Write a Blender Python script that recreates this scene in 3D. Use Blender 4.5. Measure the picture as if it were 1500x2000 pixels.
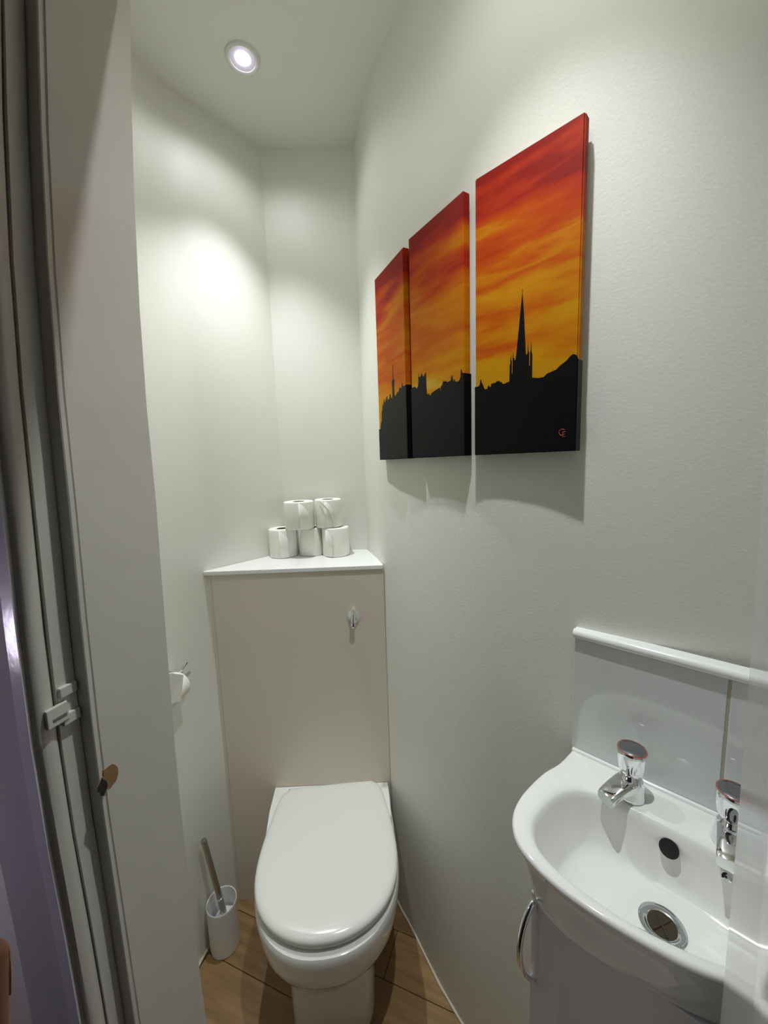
import bpy, bmesh, math, random
from mathutils import Vector, Matrix
random.seed(7)
SC = bpy.context.scene
COL = SC.collection
for o in list(bpy.data.objects):
    bpy.data.objects.remove(o)

# ------------------------------------------------------------------ camera
PITCH, ROLL, CAMH, FOC = math.radians(7.2), math.radians(1.84), 1.48, 750.0
Fv = Vector((0, math.cos(PITCH), -math.sin(PITCH)))
U0 = Vector((0, math.sin(PITCH), math.cos(PITCH)))
R0 = Vector((1, 0, 0))
Rv = R0 * math.cos(ROLL) - U0 * math.sin(ROLL)
Uv = U0 * math.cos(ROLL) + R0 * math.sin(ROLL)
cd = bpy.data.cameras.new('camera')
cam = bpy.data.objects.new('camera', cd); COL.objects.link(cam)
M = Matrix.Identity(4)
for i in range(3):
    M[i][0], M[i][1], M[i][2] = Rv[i], Uv[i], -Fv[i]
M.translation = Vector((0, 0, CAMH))
cam.matrix_world = M
cd.sensor_fit = 'HORIZONTAL'; cd.sensor_width = 36.0
cd.lens = 36.0 * FOC / 1500.0
cd.clip_start = 0.005
SC.camera = cam

# ------------------------------------------------------------------ world, light, exposure
w = bpy.data.worlds.new('world'); SC.world = w; w.use_nodes = True
w.node_tree.nodes['Background'].inputs[0].default_value = (0.55, 0.55, 0.65, 1)
w.node_tree.nodes['Background'].inputs[1].default_value = 0.01
SC.view_settings.view_transform = 'Standard'
SC.view_settings.look = 'None'
SC.view_settings.gamma = 1.0
SC.view_settings.use_curve_mapping = False
SC.view_settings.exposure = 0.0
LIGHT_COL = (0.955, 1.0, 1.02)
LAMP1 = (-0.318, 1.100, 2.5); LAMP2 = (0.105, 0.490, 2.5)
P1, P2 = 42.0, 41.5
CEIL = 2.5
HALL = 15.0

def lamp(name, loc, power, col, size, blend, rad):
    l = bpy.data.lights.new(name, 'SPOT'); l.energy = power; l.color = col
    l.spot_size = math.radians(size); l.spot_blend = blend; l.shadow_soft_size = rad
    o = bpy.data.objects.new(name, l); COL.objects.link(o); o.location = loc
    return o

# ------------------------------------------------------------------ helpers
def link(name, me, mat=None, parent=None, smooth=False):
    o = bpy.data.objects.new(name, me); COL.objects.link(o)
    if mat: me.materials.append(mat)
    if smooth:
        for p in me.polygons: p.use_smooth = True
    if parent: o.parent = parent
    return o

def mesh(name, vs, fs, mat=None, parent=None, smooth=False):
    me = bpy.data.meshes.new(name)
    me.from_pydata([tuple(v) for v in vs], [], fs)
    bm = bmesh.new(); bm.from_mesh(me)
    bmesh.ops.recalc_face_normals(bm, faces=bm.faces)
    bm.to_mesh(me); bm.free(); me.update()
    return link(name, me, mat, parent, smooth)

def bevel(o, w=0.002, seg=2, ang=40):
    m = o.modifiers.new('bevel', 'BEVEL'); m.width = w; m.segments = seg
    m.limit_method = 'ANGLE'; m.angle_limit = math.radians(ang)
    m.harden_normals = False
    return o

def autosmooth(o, ang=35):
    me = o.data
    for p in me.polygons: p.use_smooth = True
    try:
        me.set_sharp_from_angle(angle=math.radians(ang))
    except Exception:
        pass
    return o

def loft(rings, cap0=True, cap1=True, closed=True):
    n = len(rings[0]); vs = []; fs = []
    for r in rings: vs += [tuple(p) for p in r]
    for i in range(len(rings) - 1):
        for j in range(n if closed else n - 1):
            a = i*n + j; b = i*n + (j+1) % n
            fs.append((a, b, b+n, a+n))
    if cap0: fs.append(tuple(range(n))[::-1])
    if cap1: fs.append(tuple(range((len(rings)-1)*n, len(rings)*n)))
    return vs, fs

def prism(poly, z0, z1):
    return loft([[(x, y, z0) for x, y in poly], [(x, y, z1) for x, y in poly]])

def boxv(c, s):
    x, y, z = c; a, b, d = s[0]/2, s[1]/2, s[2]/2
    return prism([(x-a, y-b), (x+a, y-b), (x+a, y+b), (x-a, y+b)], z-d, z+d)

def lathe(prof, n=32, cap0=True, cap1=True):
    return loft([[(r*math.cos(2*math.pi*j/n), r*math.sin(2*math.pi*j/n), z) for j in range(n)] for r, z in prof], cap0, cap1)

def xf(vs, M):
    return [tuple(M @ Vector(v)) for v in vs]

def tube(path, r, n=12, caps=True):
    path = [Vector(p) for p in path]; rings = []
    rr = r if isinstance(r, (list, tuple)) else [r]*len(path)
    up = None
    for i, p in enumerate(path):
        t = (path[min(i+1, len(path)-1)] - path[max(i-1, 0)]).normalized()
        if up is None:
            up = Vector((0, 0, 1)) if abs(t.z) < 0.9 else Vector((1, 0, 0))
        a = t.cross(up).normalized(); b = a.cross(t).normalized(); up = b
        rings.append([p + a*rr[i]*math.cos(2*math.pi*j/n) + b*rr[i]*math.sin(2*math.pi*j/n) for j in range(n)])
    return loft(rings, caps, caps)

def spline(pts, n=8, closed=False):
    pts = [Vector(p) for p in pts]; out = []; m = len(pts)
    rng = range(m if closed else m-1)
    for i in rng:
        if closed:
            p0, p1, p2, p3 = pts[(i-1) % m], pts[i], pts[(i+1) % m], pts[(i+2) % m]
        else:
            p0, p1, p2, p3 = pts[max(i-1, 0)], pts[i], pts[i+1], pts[min(i+2, m-1)]
        for k in range(n):
            t = k/n
            out.append(0.5*((2*p1) + (p2-p0)*t + (2*p0-5*p1+4*p2-p3)*t*t + (3*p1-p0-3*p2+p3)*t**3))
    if not closed: out.append(pts[-1])
    return out

def join(*parts):
    vs = []; fs = []
    for v, f in parts:
        k = len(vs); vs += list(v); fs += [tuple(i+k for i in q) for q in f]
    return vs, fs

def tag(o, label, cat, group=None):
    o['label'] = label; o['category'] = cat
    if group: o['group'] = group
    return o

def struct(o, label=None):
    o['kind'] = 'structure'
    if label: o['label'] = label
    return o

def empty(name, loc, label, cat, group=None, rz=0):
    o = bpy.data.objects.new(name, None); COL.objects.link(o); o.location = loc
    o.rotation_euler = (0, 0, rz); o.empty_display_size = 0.05
    return tag(o, label, cat, group)

# ------------------------------------------------------------------ materials
def mat(name, col, rough=0.5, metal=0.0, bump=0.0, bscale=200, var=0.0, vscale=4.0, coat=0.0, spec=0.5, detail=3.0):
    m = bpy.data.materials.new(name); m.use_nodes = True
    nt = m.node_tree; b = nt.nodes['Principled BSDF']
    b.inputs['Base Color'].default_value = (*col, 1)
    b.inputs['Roughness'].default_value = rough
    b.inputs['Metallic'].default_value = metal
    b.inputs['Specular IOR Level'].default_value = spec
    b.inputs['Coat Weight'].default_value = coat
    b.inputs['Coat Roughness'].default_value = 0.05
    tc = nt.nodes.new('ShaderNodeTexCoord')
    nz = nt.nodes.new('ShaderNodeTexNoise'); nz.inputs['Scale'].default_value = vscale
    nz.inputs['Detail'].default_value = 4
    nt.links.new(tc.outputs['Object'], nz.inputs['Vector'])
    mx = nt.nodes.new('ShaderNodeMix'); mx.data_type = 'RGBA'
    k = 1 - var
    mx.inputs[6].default_value = (*[c*k for c in col], 1)
    mx.inputs[7].default_value = (*[min(c*(1+var*0.5), 1) for c in col], 1)
    nt.links.new(nz.outputs['Fac'], mx.inputs[0]); nt.links.new(mx.outputs[2], b.inputs['Base Color'])
    if bump > 0:
        n2 = nt.nodes.new('ShaderNodeTexNoise'); n2.inputs['Scale'].default_value = bscale
        n2.inputs['Detail'].default_value = detail
        nt.links.new(tc.outputs['Object'], n2.inputs['Vector'])
        bp = nt.nodes.new('ShaderNodeBump'); bp.inputs['Strength'].default_value = bump
        bp.inputs['Distance'].default_value = 0.002
        nt.links.new(n2.outputs['Fac'], bp.inputs['Height']); nt.links.new(bp.outputs['Normal'], b.inputs['Normal'])
    return m

WALLC = (0.80, 0.80, 0.725)
M_wall = mat('wall_paint', WALLC, 0.45, bump=0.10, bscale=150, var=0.02, vscale=3)
M_wallr = mat('textured_wall_paint', WALLC, 0.55, bump=0.16, bscale=190, var=0.02, vscale=3, spec=0.25)
M_ceil = mat('ceiling_paint', (0.81, 0.81, 0.73), 0.7, bump=0.08, bscale=120)
M_panel = mat('cistern_panel_board', (0.76, 0.69, 0.595), 0.36, var=0.02)
M_shelf = mat('white_laminate', (0.88, 0.885, 0.86), 0.12)
M_cer = mat('white_glazed_ceramic', (0.86, 0.865, 0.825), 0.07, coat=0.4)
M_lid = mat('white_toilet_plastic', (0.83, 0.835, 0.775), 0.16)
M_chrome = mat('chrome', (0.82, 0.83, 0.85), 0.06, metal=1.0)
M_chromed = mat('darker_chrome_cap', (0.30, 0.31, 0.32), 0.22, metal=0.9)
M_brush = mat('brushed_steel', (0.50, 0.47, 0.42), 0.32, metal=1.0)
M_tile = mat('glazed_wall_tile', (0.74, 0.76, 0.75), 0.05, var=0.02, coat=0.3)
M_grout = mat('stained_grout', (0.50, 0.46, 0.36), 0.9, var=0.2, vscale=30)
M_trim = mat('white_pencil_trim', (0.87, 0.88, 0.86), 0.12)
M_gloss = mat('old_white_gloss_paint', (0.675, 0.655, 0.585), 0.24, bump=0.25, bscale=35, var=0.05, vscale=12)
M_arch = mat('white_gloss_hall_light_tint', (0.72, 0.70, 0.74), 0.13, bump=0.15, bscale=40, var=0.03, vscale=9)  # white gloss; some of the hall's lilac light is put into the base colour
M_doorg = mat('glossy_white_door_paint', (0.77, 0.77, 0.76), 0.09, bump=0.10, bscale=30, var=0.02)
M_unit = mat('white_vanity_board', (0.74, 0.73, 0.71), 0.22)
M_paper = mat('toilet_tissue', (0.86, 0.845, 0.77), 0.9, bump=0.35, bscale=260)
M_core = mat('cardboard_core', (0.20, 0.19, 0.17), 0.9)
M_black = mat('black_hole', (0.012, 0.012, 0.012), 0.4)
M_brass = mat('tarnished_drain', (0.035, 0.024, 0.010), 0.45)
M_brist = mat('white_bristles', (0.78, 0.77, 0.74), 0.8, bump=0.5, bscale=400)
M_plast = mat('white_holder_plastic', (0.80, 0.80, 0.79), 0.3)
M_wood = mat('bare_splintered_wood', (0.34, 0.19, 0.085), 0.8, bump=0.5, bscale=90, var=0.35, vscale=40)
M_seal = mat('cream_sealant', (0.66, 0.60, 0.47), 0.6, bump=0.4, bscale=90, var=0.15, vscale=30)
M_skin = mat('skin', (0.33, 0.115, 0.04), 0.5, bump=0.1, bscale=300, var=0.1, vscale=60)
M_nail = mat('fingernail', (0.42, 0.19, 0.10), 0.3)
M_paint = mat('black_acrylic_paint', (0.0035, 0.0036, 0.0036), 0.45, bump=0.1, bscale=300, spec=0.15)
M_sign = mat('red_paint_signature', (0.42, 0.05, 0.015), 0.5)
M_hall = mat('hall_wall_paint', (0.36, 0.34, 0.36), 0.6)

def emis(name, col, s):
    m = bpy.data.materials.new(name); m.use_nodes = True; nt = m.node_tree
    b = nt.nodes['Principled BSDF']
    b.inputs['Base Color'].default_value = (0.9, 0.9, 0.9, 1)
    b.inputs['Emission Color'].default_value = (*col, 1); b.inputs['Emission Strength'].default_value = s
    return m
M_bulb = emis('lit_bulb_lens', (1.0, 0.97, 1.0), 14.0)
M_halo = mat('lamp_reflector', (0.80, 0.74, 0.92), 0.25)
M_bez = mat('lamp_bezel_paint', (0.74, 0.74, 0.72), 0.4)

def plankmat(i):
    m = bpy.data.materials.new('oak_vinyl_plank'); m.use_nodes = True; nt = m.node_tree
    b = nt.nodes['Principled BSDF']; b.inputs['Roughness'].default_value = 0.42
    tc = nt.nodes.new('ShaderNodeTexCoord'); mp = nt.nodes.new('ShaderNodeMapping')
    mp.inputs['Scale'].default_value = (2.2, 26, 10); mp.inputs['Location'].default_value = (i*3.1, i*1.7, 0)
    nt.links.new(tc.outputs['Object'], mp.inputs['Vector'])
    n = nt.nodes.new('ShaderNodeTexNoise'); n.inputs['Scale'].default_value = 2.2; n.inputs['Detail'].default_value = 6
    nt.links.new(mp.outputs['Vector'], n.inputs['Vector'])
    r = nt.nodes.new('ShaderNodeValToRGB')
    k = (1.0, 0.86, 1.12, 0.94)[i % 4]
    r.color_ramp.elements[0].position = 0.25; r.color_ramp.elements[0].color = (0.20*k, 0.112*k, 0.042*k, 1)
    r.color_ramp.elements[1].position = 0.75; r.color_ramp.elements[1].color = (0.37*k, 0.225*k, 0.095*k, 1)
    nt.links.new(n.outputs['Fac'], r.inputs['Fac']); nt.links.new(r.outputs['Color'], b.inputs['Base Color'])
    return m
M_plank = [plankmat(i) for i in range(4)]

def skymat(seed, top, stops):
    """painted sunset: vertical ramp in canvas height (object z 0..H) disturbed by slanted brush streaks"""
    m = bpy.data.materials.new('sunset_acrylic_sky'); m.use_nodes = True; nt = m.node_tree; L = nt.links
    b = nt.nodes['Principled BSDF']; b.inputs['Roughness'].default_value = 0.55
    b.inputs['Specular IOR Level'].default_value = 0.1
    tc = nt.nodes.new('ShaderNodeTexCoord')
    mp = nt.nodes.new('ShaderNodeMapping')
    mp.inputs['Rotation'].default_value = (0, math.radians(14), 0)
    mp.inputs['Scale'].default_value = (3.6, 3.6, 17); mp.inputs['Location'].default_value = (seed, seed*0.37, seed*1.9)
    L.new(tc.outputs['Object'], mp.inputs['Vector'])
    n = nt.nodes.new('ShaderNodeTexNoise'); n.inputs['Scale'].default_value = 1.0
    n.inputs['Detail'].default_value = 4; n.inputs['Roughness'].default_value = 0.55
    L.new(mp.outputs['Vector'], n.inputs['Vector'])
    sp = nt.nodes.new('ShaderNodeSeparateXYZ'); L.new(tc.outputs['Object'], sp.inputs[0])
    mu = nt.nodes.new('ShaderNodeMath'); mu.operation = 'MULTIPLY'; mu.inputs[1].default_value = 1.0/top
    L.new(sp.outputs['Z'], mu.inputs[0])
    ns = nt.nodes.new('ShaderNodeMath'); ns.operation = 'MULTIPLY_ADD'; ns.inputs[1].default_value = 0.95; ns.inputs[2].default_value = -0.475
    L.new(n.outputs['Fac'], ns.inputs[0])
    ad = nt.nodes.new('ShaderNodeMath'); ad.operation = 'ADD'; L.new(mu.outputs[0], ad.inputs[0]); L.new(ns.outputs[0], ad.inputs[1])
    r = nt.nodes.new('ShaderNodeValToRGB'); e = r.color_ramp.elements
    e[0].position, e[0].color = stops[0][0], (*stops[0][1], 1)
    e[1].position, e[1].color = stops[-1][0], (*stops[-1][1], 1)
    for p, c in stops[1:-1]:
        q = e.new(p); q.color = (*c, 1)
    L.new(ad.outputs[0], r.inputs['Fac']); L.new(r.outputs['Color'], b.inputs['Base Color'])
    w2 = nt.nodes.new('ShaderNodeTexNoise'); w2.inputs['Scale'].default_value = 700
    L.new(tc.outputs['Object'], w2.inputs['Vector'])
    bp = nt.nodes.new('ShaderNodeBump'); bp.inputs['Strength'].default_value = 0.15; bp.inputs['Distance'].default_value = 0.001
    L.new(w2.outputs['Fac'], bp.inputs['Height']); L.new(bp.outputs['Normal'], b.inputs['Normal'])
    return m

# ------------------------------------------------------------------ room shell
WALLP = [(-0.063, 1.378), (-0.008, 1.165), (0.05, 1.05), (0.122, 0.91), (0.195, 0.80), (0.275, 0.718),
         (0.345, 0.658), (0.45, 0.572), (0.58, 0.485), (0.70, 0.40), (0.80, 0.30), (0.86, 0.16)]
wc = [(p.x, p.y) for p in spline([(x, y, 0) for x, y in WALLP], 6)]
def offset(poly, d):
    out = []
    for i, (x, y) in enumerate(poly):
        a = poly[max(i-1, 0)]; b = poly[min(i+1, len(poly)-1)]
        t = Vector((b[0]-a[0], b[1]-a[1])).normalized(); out.append((x + t.y*-d*-1*-1, y + t.x*d))
    return out
wo = offset(wc, 0.06)
o = mesh('wall_right', *prism(wc + wo[::-1], -0.02, CEIL + 0.03), M_wallr); autosmooth(o, 40)
struct(o, 'white textured wall curving round behind the paintings and basin')
# left wall
LW = [(-0.362, 1.378), (-0.553, 1.150), (-0.588, 1.055), (-0.602, 0.99), (-0.64, 0.80), (-0.665, 0.60)]
LW = [(-0.362, 1.378)] + [(p.x, p.y) for p in spline([(-0.435, 1.291, 0), (-0.510, 1.202, 0), (-0.553, 1.146, 0), (-0.583, 1.075, 0), (-0.602, 0.99, 0), (-0.64, 0.80, 0), (-0.665, 0.60, 0)], 5)]
lwo = [(x-0.06, y+0.02) for x, y in LW]
o = struct(autosmooth(mesh('wall_left', *prism(LW + lwo[::-1], -0.02, CEIL + 0.03), M_wall), 30), 'white plaster wall on the left beside the toilet')
o = struct(mesh('wall_back', *prism([(-0.43, 1.378), (0.0, 1.378), (0.0, 1.44), (-0.43, 1.44)], -0.02, CEIL + 0.03), M_wall),
           'narrow white end wall above the boxed cistern')
FLOORP = [(-1.0, -1.5), (1.15, -1.5), (1.15, 1.5), (-1.0, 1.5)]
o = struct(mesh('ceiling', *prism(FLOORP, CEIL, CEIL + 0.05), M_ceil), 'plain white ceiling with a recessed light')
floor = struct(mesh('floor', *prism(FLOORP, -0.05, -0.006), mat('dark_subfloor', (0.10, 0.055, 0.025), 0.8)), 'brown oak effect plank floor')

# floor planks, clipped to the small room
pa = math.radians(-21.0); pd = Vector((math.cos(pa), math.sin(pa))); pn = Vector((-math.sin(pa), math.cos(pa)))
PW, PL = 0.124, 0.62
org = Vector((-0.546, 0.993))
def plank_mesh():
    b = bmesh.new()
    vs, fs = boxv((0, 0, -0.003), (PL-0.0016, PW-0.0016, 0.006))
    vv = [b.verts.new(v) for v in vs]
    for f in fs: b.faces.new([vv[i] for i in f])
    bmesh.ops.bevel(b, geom=[e for e in b.edges if all(abs(v.co.z) < 1e-5 for v in e.verts)], offset=0.0008, segments=1, affect='EDGES')
    bmesh.ops.recalc_face_normals(b, faces=b.faces)
    me = bpy.data.meshes.new('plank'); b.to_mesh(me); b.free(); return me
pme = []
for m_ in M_plank:
    me = plank_mesh(); me.materials.append(m_); pme.append(me)
k = 0
for row in range(-9, 6):
    sh = [0.0, 0.22, 0.41, 0.09, 0.31][row % 5]
    for c in range(-2, 4):
        p = org + pn*(row+0.5)*PW + pd*((c+0.5)*PL + sh - 0.35)
        if not (-0.75 < p.x < 0.95 and -0.2 < p.y < 1.35): continue
        q = bpy.data.objects.new('plank', pme[(k*3+row) % 4]); COL.objects.link(q); k += 1
        q.location = (p.x, p.y, 0); q.rotation_euler = (0, 0, pa); q.parent = floor

# cream sealant bead where the floor meets the curved wall, and at the left wall
i0 = 5
path = []
for i, (x, y) in enumerate(wc[i0:40]):
    t = Vector((wc[i0+i+1][0]-wc[i0+i-1][0], wc[i0+i+1][1]-wc[i0+i-1][1])).normalized()
    j = random.uniform(-0.0008, 0.0008)
    path.append((x + t.y*(0.002+j), y - t.x*(0.002+j), 0.0015))
o = autosmooth(mesh('baseboard_right', *tube(path, [0.0033 + random.uniform(-0.0009, 0.0011) for _ in path], 8), M_seal), 60); struct(o, 'uneven cream sealant bead along the curved wall')
o = autosmooth(mesh('baseboard_left', *tube([(-0.548, 1.145, 0.001), (-0.584, 1.052, 0.001), (-0.598, 0.99, 0.001), (-0.634, 0.80, 0.001)], 0.004, 8), M_seal), 60)
struct(o, 'thin pale sealant bead along the left wall')

# ------------------------------------------------------------------ doorway: front wall, lining, architrave
L0 = Vector((-0.297, 0.500)); S0 = Vector((0.318, 0.3135))
dd = (S0 - L0).normalized(); hd = Vector((-dd.y, dd.x))     # hd points into the room
def fw(p, s, t):  # point: along door plane from p by s (to the right) and t towards the hall
    q = p + dd*s - hd*t; return (q.x, q.y)
HEAD = 2.02
fl = [fw(L0, -0.045, 0.004), fw(L0, -0.48, 0.004), fw(L0, -0.75, 0.13), fw(L0, -0.06, 0.13)]
struct(mesh('wall_front_left', *prism(fl, -0.02, CEIL + 0.03), M_wall), 'hall wall on the left of the door opening')
fr = [fw(S0, 0.045, 0.004), fw(S0, 0.62, 0.004), fw(S0, 0.75, 0.12), fw(S0, 0.06, 0.12)]
struct(mesh('wall_front_right', *prism(fr, -0.02, CEIL + 0.03), M_wall), 'hall wall on the right of the door opening')
ft = [fw(L0, -0.06, 0.004), fw(S0, 0.06, 0.004), fw(S0, 0.06, 0.12), fw(L0, -0.06, 0.12)]
struct(mesh('wall_front_top', *prism(ft, HEAD + 0.03, CEIL + 0.03), M_wall), 'wall above the door opening')

# left door lining: plan profile bowed with age
BOW = [(-0.02, 0.004), (0.25, -0.003), (0.6, -0.008), (0.85, -0.0115), (1.03, -0.0120), (1.25, -0.006), (1.45, 0.0), (1.62, 0.002), (1.75, 0.009), (1.88, 0.018), (2.0, 0.031), (2.06, 0.037)]
BOW2 = [(-0.02, 0.0), (0.6, 0.0), (0.93, -0.003), (1.11, -0.008), (1.25, -0.0075), (1.42, 0.0), (1.56, 0.006), (1.74, 0.020), (1.92, 0.044), (2.06, 0.060)]
def lerp(tab, z):
    for (a, b), (c, d) in zip(tab, tab[1:]):
        if a <= z <= c: return b + (d-b)*(z-a)/(c-a)
    return tab[-1][1] if z > 1 else tab[0][1]
def bow(z, k=0.0):
    return lerp(BOW, z)*(1-k) + lerp(BOW2, z)*k
ZS = [-0.0] + [0.12*i for i in range(1, 17)] + [HEAD]
def upright(name, prof, fac, m, label=None, wob=0.0, ps=ZS, parent=None):
    rings = []
    for z in ps:
        ring = []
        for i, (x, y) in enumerate(prof):
            f = fac[i] if isinstance(fac, (list, tuple)) else fac
            ring.append((x + bow(z, f) + random.uniform(-wob, wob), y + random.uniform(-wob, wob), z))
        rings.append(ring)
    o = mesh(name, *loft(rings), m, parent)
    autosmooth(o, 30)
    if label: struct(o, label)
    return o
# lining board (wide face), with a fine bead along its hall edge
prof = [fw(L0, 0, 0), fw(L0, 0, 0.0985), fw(L0, -0.0016, 0.0995), fw(L0, -0.0016, 0.1008), fw(L0, 0.0, 0.1016),
        fw(L0, 0.0, 0.1048), fw(L0, -0.001, 0.1058), fw(L0, -0.018, 0.1058), fw(L0, -0.045, 0.1058), fw(L0, -0.045, 0)]
lining = upright('door_1', prof, [0.0, 0.55, 0.55, 0.55, 0.55, 0.58, 0.58, 0.65, 0.65, 0.0], M_gloss,
                 'white gloss painted door lining with a broken latch hole', 0.00025)
P2c = L0 - dd*0.018 - hd*0.1060
prof = [(P2c.x, P2c.y), fw(P2c, 0, 0.0200), fw(P2c, -0.030, 0.0200), fw(P2c, -0.030, 0)]
reb = upright('rebate_strip', prof, [0.65, 0.95, 0.95, 0.65], M_gloss, None, 0.0002, parent=lining)
# rounded bead, lumpy with old paint
P3c = P2c - hd*0.0212
bead = []
for i in range(9):
    a = math.pi*i/8
    bead.append(fw(P3c, -0.006 + 0.0075*math.sin(a), 0.0095 - 0.0095*math.cos(a)))
bead += [fw(P3c, -0.03, 0.019), fw(P3c, -0.03, 0.0)]
upright('rounded_bead', bead, 1.0, M_gloss, None, 0.0006, parent=lining)
# architrave on the hall side: gap, narrow moulding, then a flat face
P4c = P3c - dd*0.0075 - hd*0.0195
prof = [fw(P4c, 0, 0.003), fw(P4c, -0.0165, 0.003), fw(P4c, -0.0165, -0.010), fw(P4c, 0, -0.010)]
arch = upright('trim_1', prof, 1.0, M_arch, 'glossy white architrave at the far left, tinted with lilac hall light', 0.0001)
prof = [fw(P4c, -0.0175, -0.003), fw(P4c, -0.075, 0.008), fw(P4c, -0.085, -0.006), fw(P4c, -0.0175, -0.012)]
upright('flat_moulding', prof, 1.0, M_arch, None, 0.0001, parent=arch)
# lining head over the opening
hdv = [fw(L0, -0.045, 0.0), fw(S0, 0.045, 0.0), fw(S0, 0.045, 0.1058), fw(L0, -0.045, 0.1058)]
bevel(struct(mesh('trim_2', *prism(hdv, HEAD, HEAD+0.028), M_gloss), 'painted head of the door lining above the opening'))

# latch keep on the rebate (part of the lining)
def face_pt(p, s, t, z):
    x, y = fw(p, s, t); return Vector((x + bow(z, 0.8), y, z))
def lbox(name, s0, s1, t0, t1, z0, z1, m, parent, p=P2c, bv=0.0012):
    c = [face_pt(p, s0, t0, 0), face_pt(p, s1, t0, 0), face_pt(p, s1, t1, 0), face_pt(p, s0, t1, 0)]
    b0 = bow((z0+z1)/2, 0.8) - bow(0, 0.8)
    vs, fs = prism([(q.x + b0, q.y) for q in c], z0, z1)
    o = mesh(name, vs, fs, m, parent); bevel(o, bv); return o
KZ = 1.230
lbox('latch_keep', 0.0, 0.0055, 0.001, 0.0185, KZ+0.010, KZ+0.022, M_gloss, lining)
lbox('latch_keep', 0.0, 0.0055, 0.001, 0.0185, KZ-0.022, KZ-0.009, M_gloss, lining)
lbox('latch_keep', 0.0, 0.0020, 0.0, 0.019, KZ-0.010, KZ+0.011, M_gloss, lining)
lbox('latch_bolt', 0.002, 0.0065, 0.013, 0.034, KZ-0.0155, KZ+0.006, M_gloss, lining)
lbox('bolt_slot', 0.006, 0.0070, 0.015, 0.029, KZ-0.0095, KZ-0.006, M_core, lining, bv=0.0004)
# broken latch hole in the lining: bare wood and dark recess
HZ = 1.118
def disc_ragged(name, cs, ct, cz, rs, rz, off, m, n=14, seed=3, th=0.0012):
    rnd = random.Random(seed); ring0 = []; ring1 = []
    for i in range(n):
        a = 2*math.pi*i/n; k = rnd.uniform(0.68, 1.15)
        x, y = fw(L0, off, ct - rs*k*math.cos(a)); z = cz + rz*k*math.sin(a)
        b = bow(z, 0.5)
        ring0.append((x+b, y, z)); x2, y2 = fw(L0, off - th, ct - rs*k*math.cos(a)); ring1.append((x2+b, y2, z))
    return mesh(name, *loft([ring0, ring1]), m, lining)
disc_ragged('splintered_wood', 0, 0.0950, HZ+0.006, 0.0120, 0.0140, 0.0010, M_wood, 16, 5)
disc_ragged('latch_hole', 0, 0.1030, HZ+0.002, 0.0058, 0.0110, 0.0020, M_black, 12, 9)

# right: glossy white door leaf seen almost edge on
ha = math.radians(40.3)
hv = Vector((math.sin(ha), math.cos(ha)))
D0 = S0; D1 = S0 - hv*0.205
q = Vector((hv.y, -hv.x))
BOWR = lambda z: (0.0 if z < 1.0 else -0.014*((z-1.0)/0.9)**1.6)
prof = [D0, D0 - hv*0.001 - q*0.0005, D1 - q*0.0, D1 - hv*0.0015 + q*0.0015, D1 + q*0.06 - hv*0.03, D0 + q*0.06]
rings = []
for z in [0.004] + [0.15*i for i in range(1, 14)] + [2.01]:
    rings.append([(p.x + BOWR(z)*q.x, p.y + BOWR(z)*q.y, z) for p in prof])
o = autosmooth(mesh('door_2', *loft(rings), M_doorg), 30)
struct(o, 'glossy white painted door edge at the far right')
# hall behind the camera
struct(mesh('wall_hall', *prism([(-1.0, -1.5), (1.15, -1.5), (1.15, -1.44), (-1.0, -1.44)], 0, CEIL), M_hall), 'hall wall behind the viewer')
struct(mesh('wall_hall_left', *prism([(-1.0, -1.5), (-0.95, -1.5), (-0.95, 1.5), (-1.0, 1.5)], 0, CEIL), M_hall), 'left hall wall')
struct(mesh('wall_hall_right', *prism([(1.1, -1.5), (1.15, -1.5), (1.15, 1.5), (1.1, 1.5)], 0, CEIL), M_hall), 'right hall wall')

# ------------------------------------------------------------------ downlights
def downlight(loc, label, power):
    e = empty('ceiling_downlight', loc, label, 'ceiling light', 'recessed ceiling downlights')
    a = autosmooth(mesh('bezel', *lathe([(0.030, -0.002), (0.031, -0.005), (0.036, -0.0065), (0.041, -0.004), (0.0425, 0.0), (0.030, 0.0), (0.030, -0.002)], 40, False, False), M_bez, e))
    autosmooth(mesh('reflector', *lathe([(0.0298, -0.003), (0.024, -0.0012), (0.0180, -0.0008), (0.0180, -0.0003), (0.0298, -0.0003)], 32, False, True), M_halo, e))
    autosmooth(mesh('bulb_lens', *lathe([(0.0185, -0.0010), (0.017, -0.0024), (0.011, -0.0034), (0.003, -0.0038)], 28), M_bulb, e))
    lamp('downlight_beam', (loc[0], loc[1], loc[2]-0.016), power, LIGHT_COL, 77 if loc is LAMP1 else 79, 1.0, 0.014)
    lamp('downlight_spill', (loc[0], loc[1], loc[2]-0.016), power*0.05, LIGHT_COL, 150, 0.6, 0.014)
    return e
downlight(LAMP1, 'round recessed downlight shining in the ceiling above the toilet', P1)
downlight(LAMP2, 'round recessed downlight above the basin and paintings, just out of view', P2)
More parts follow.
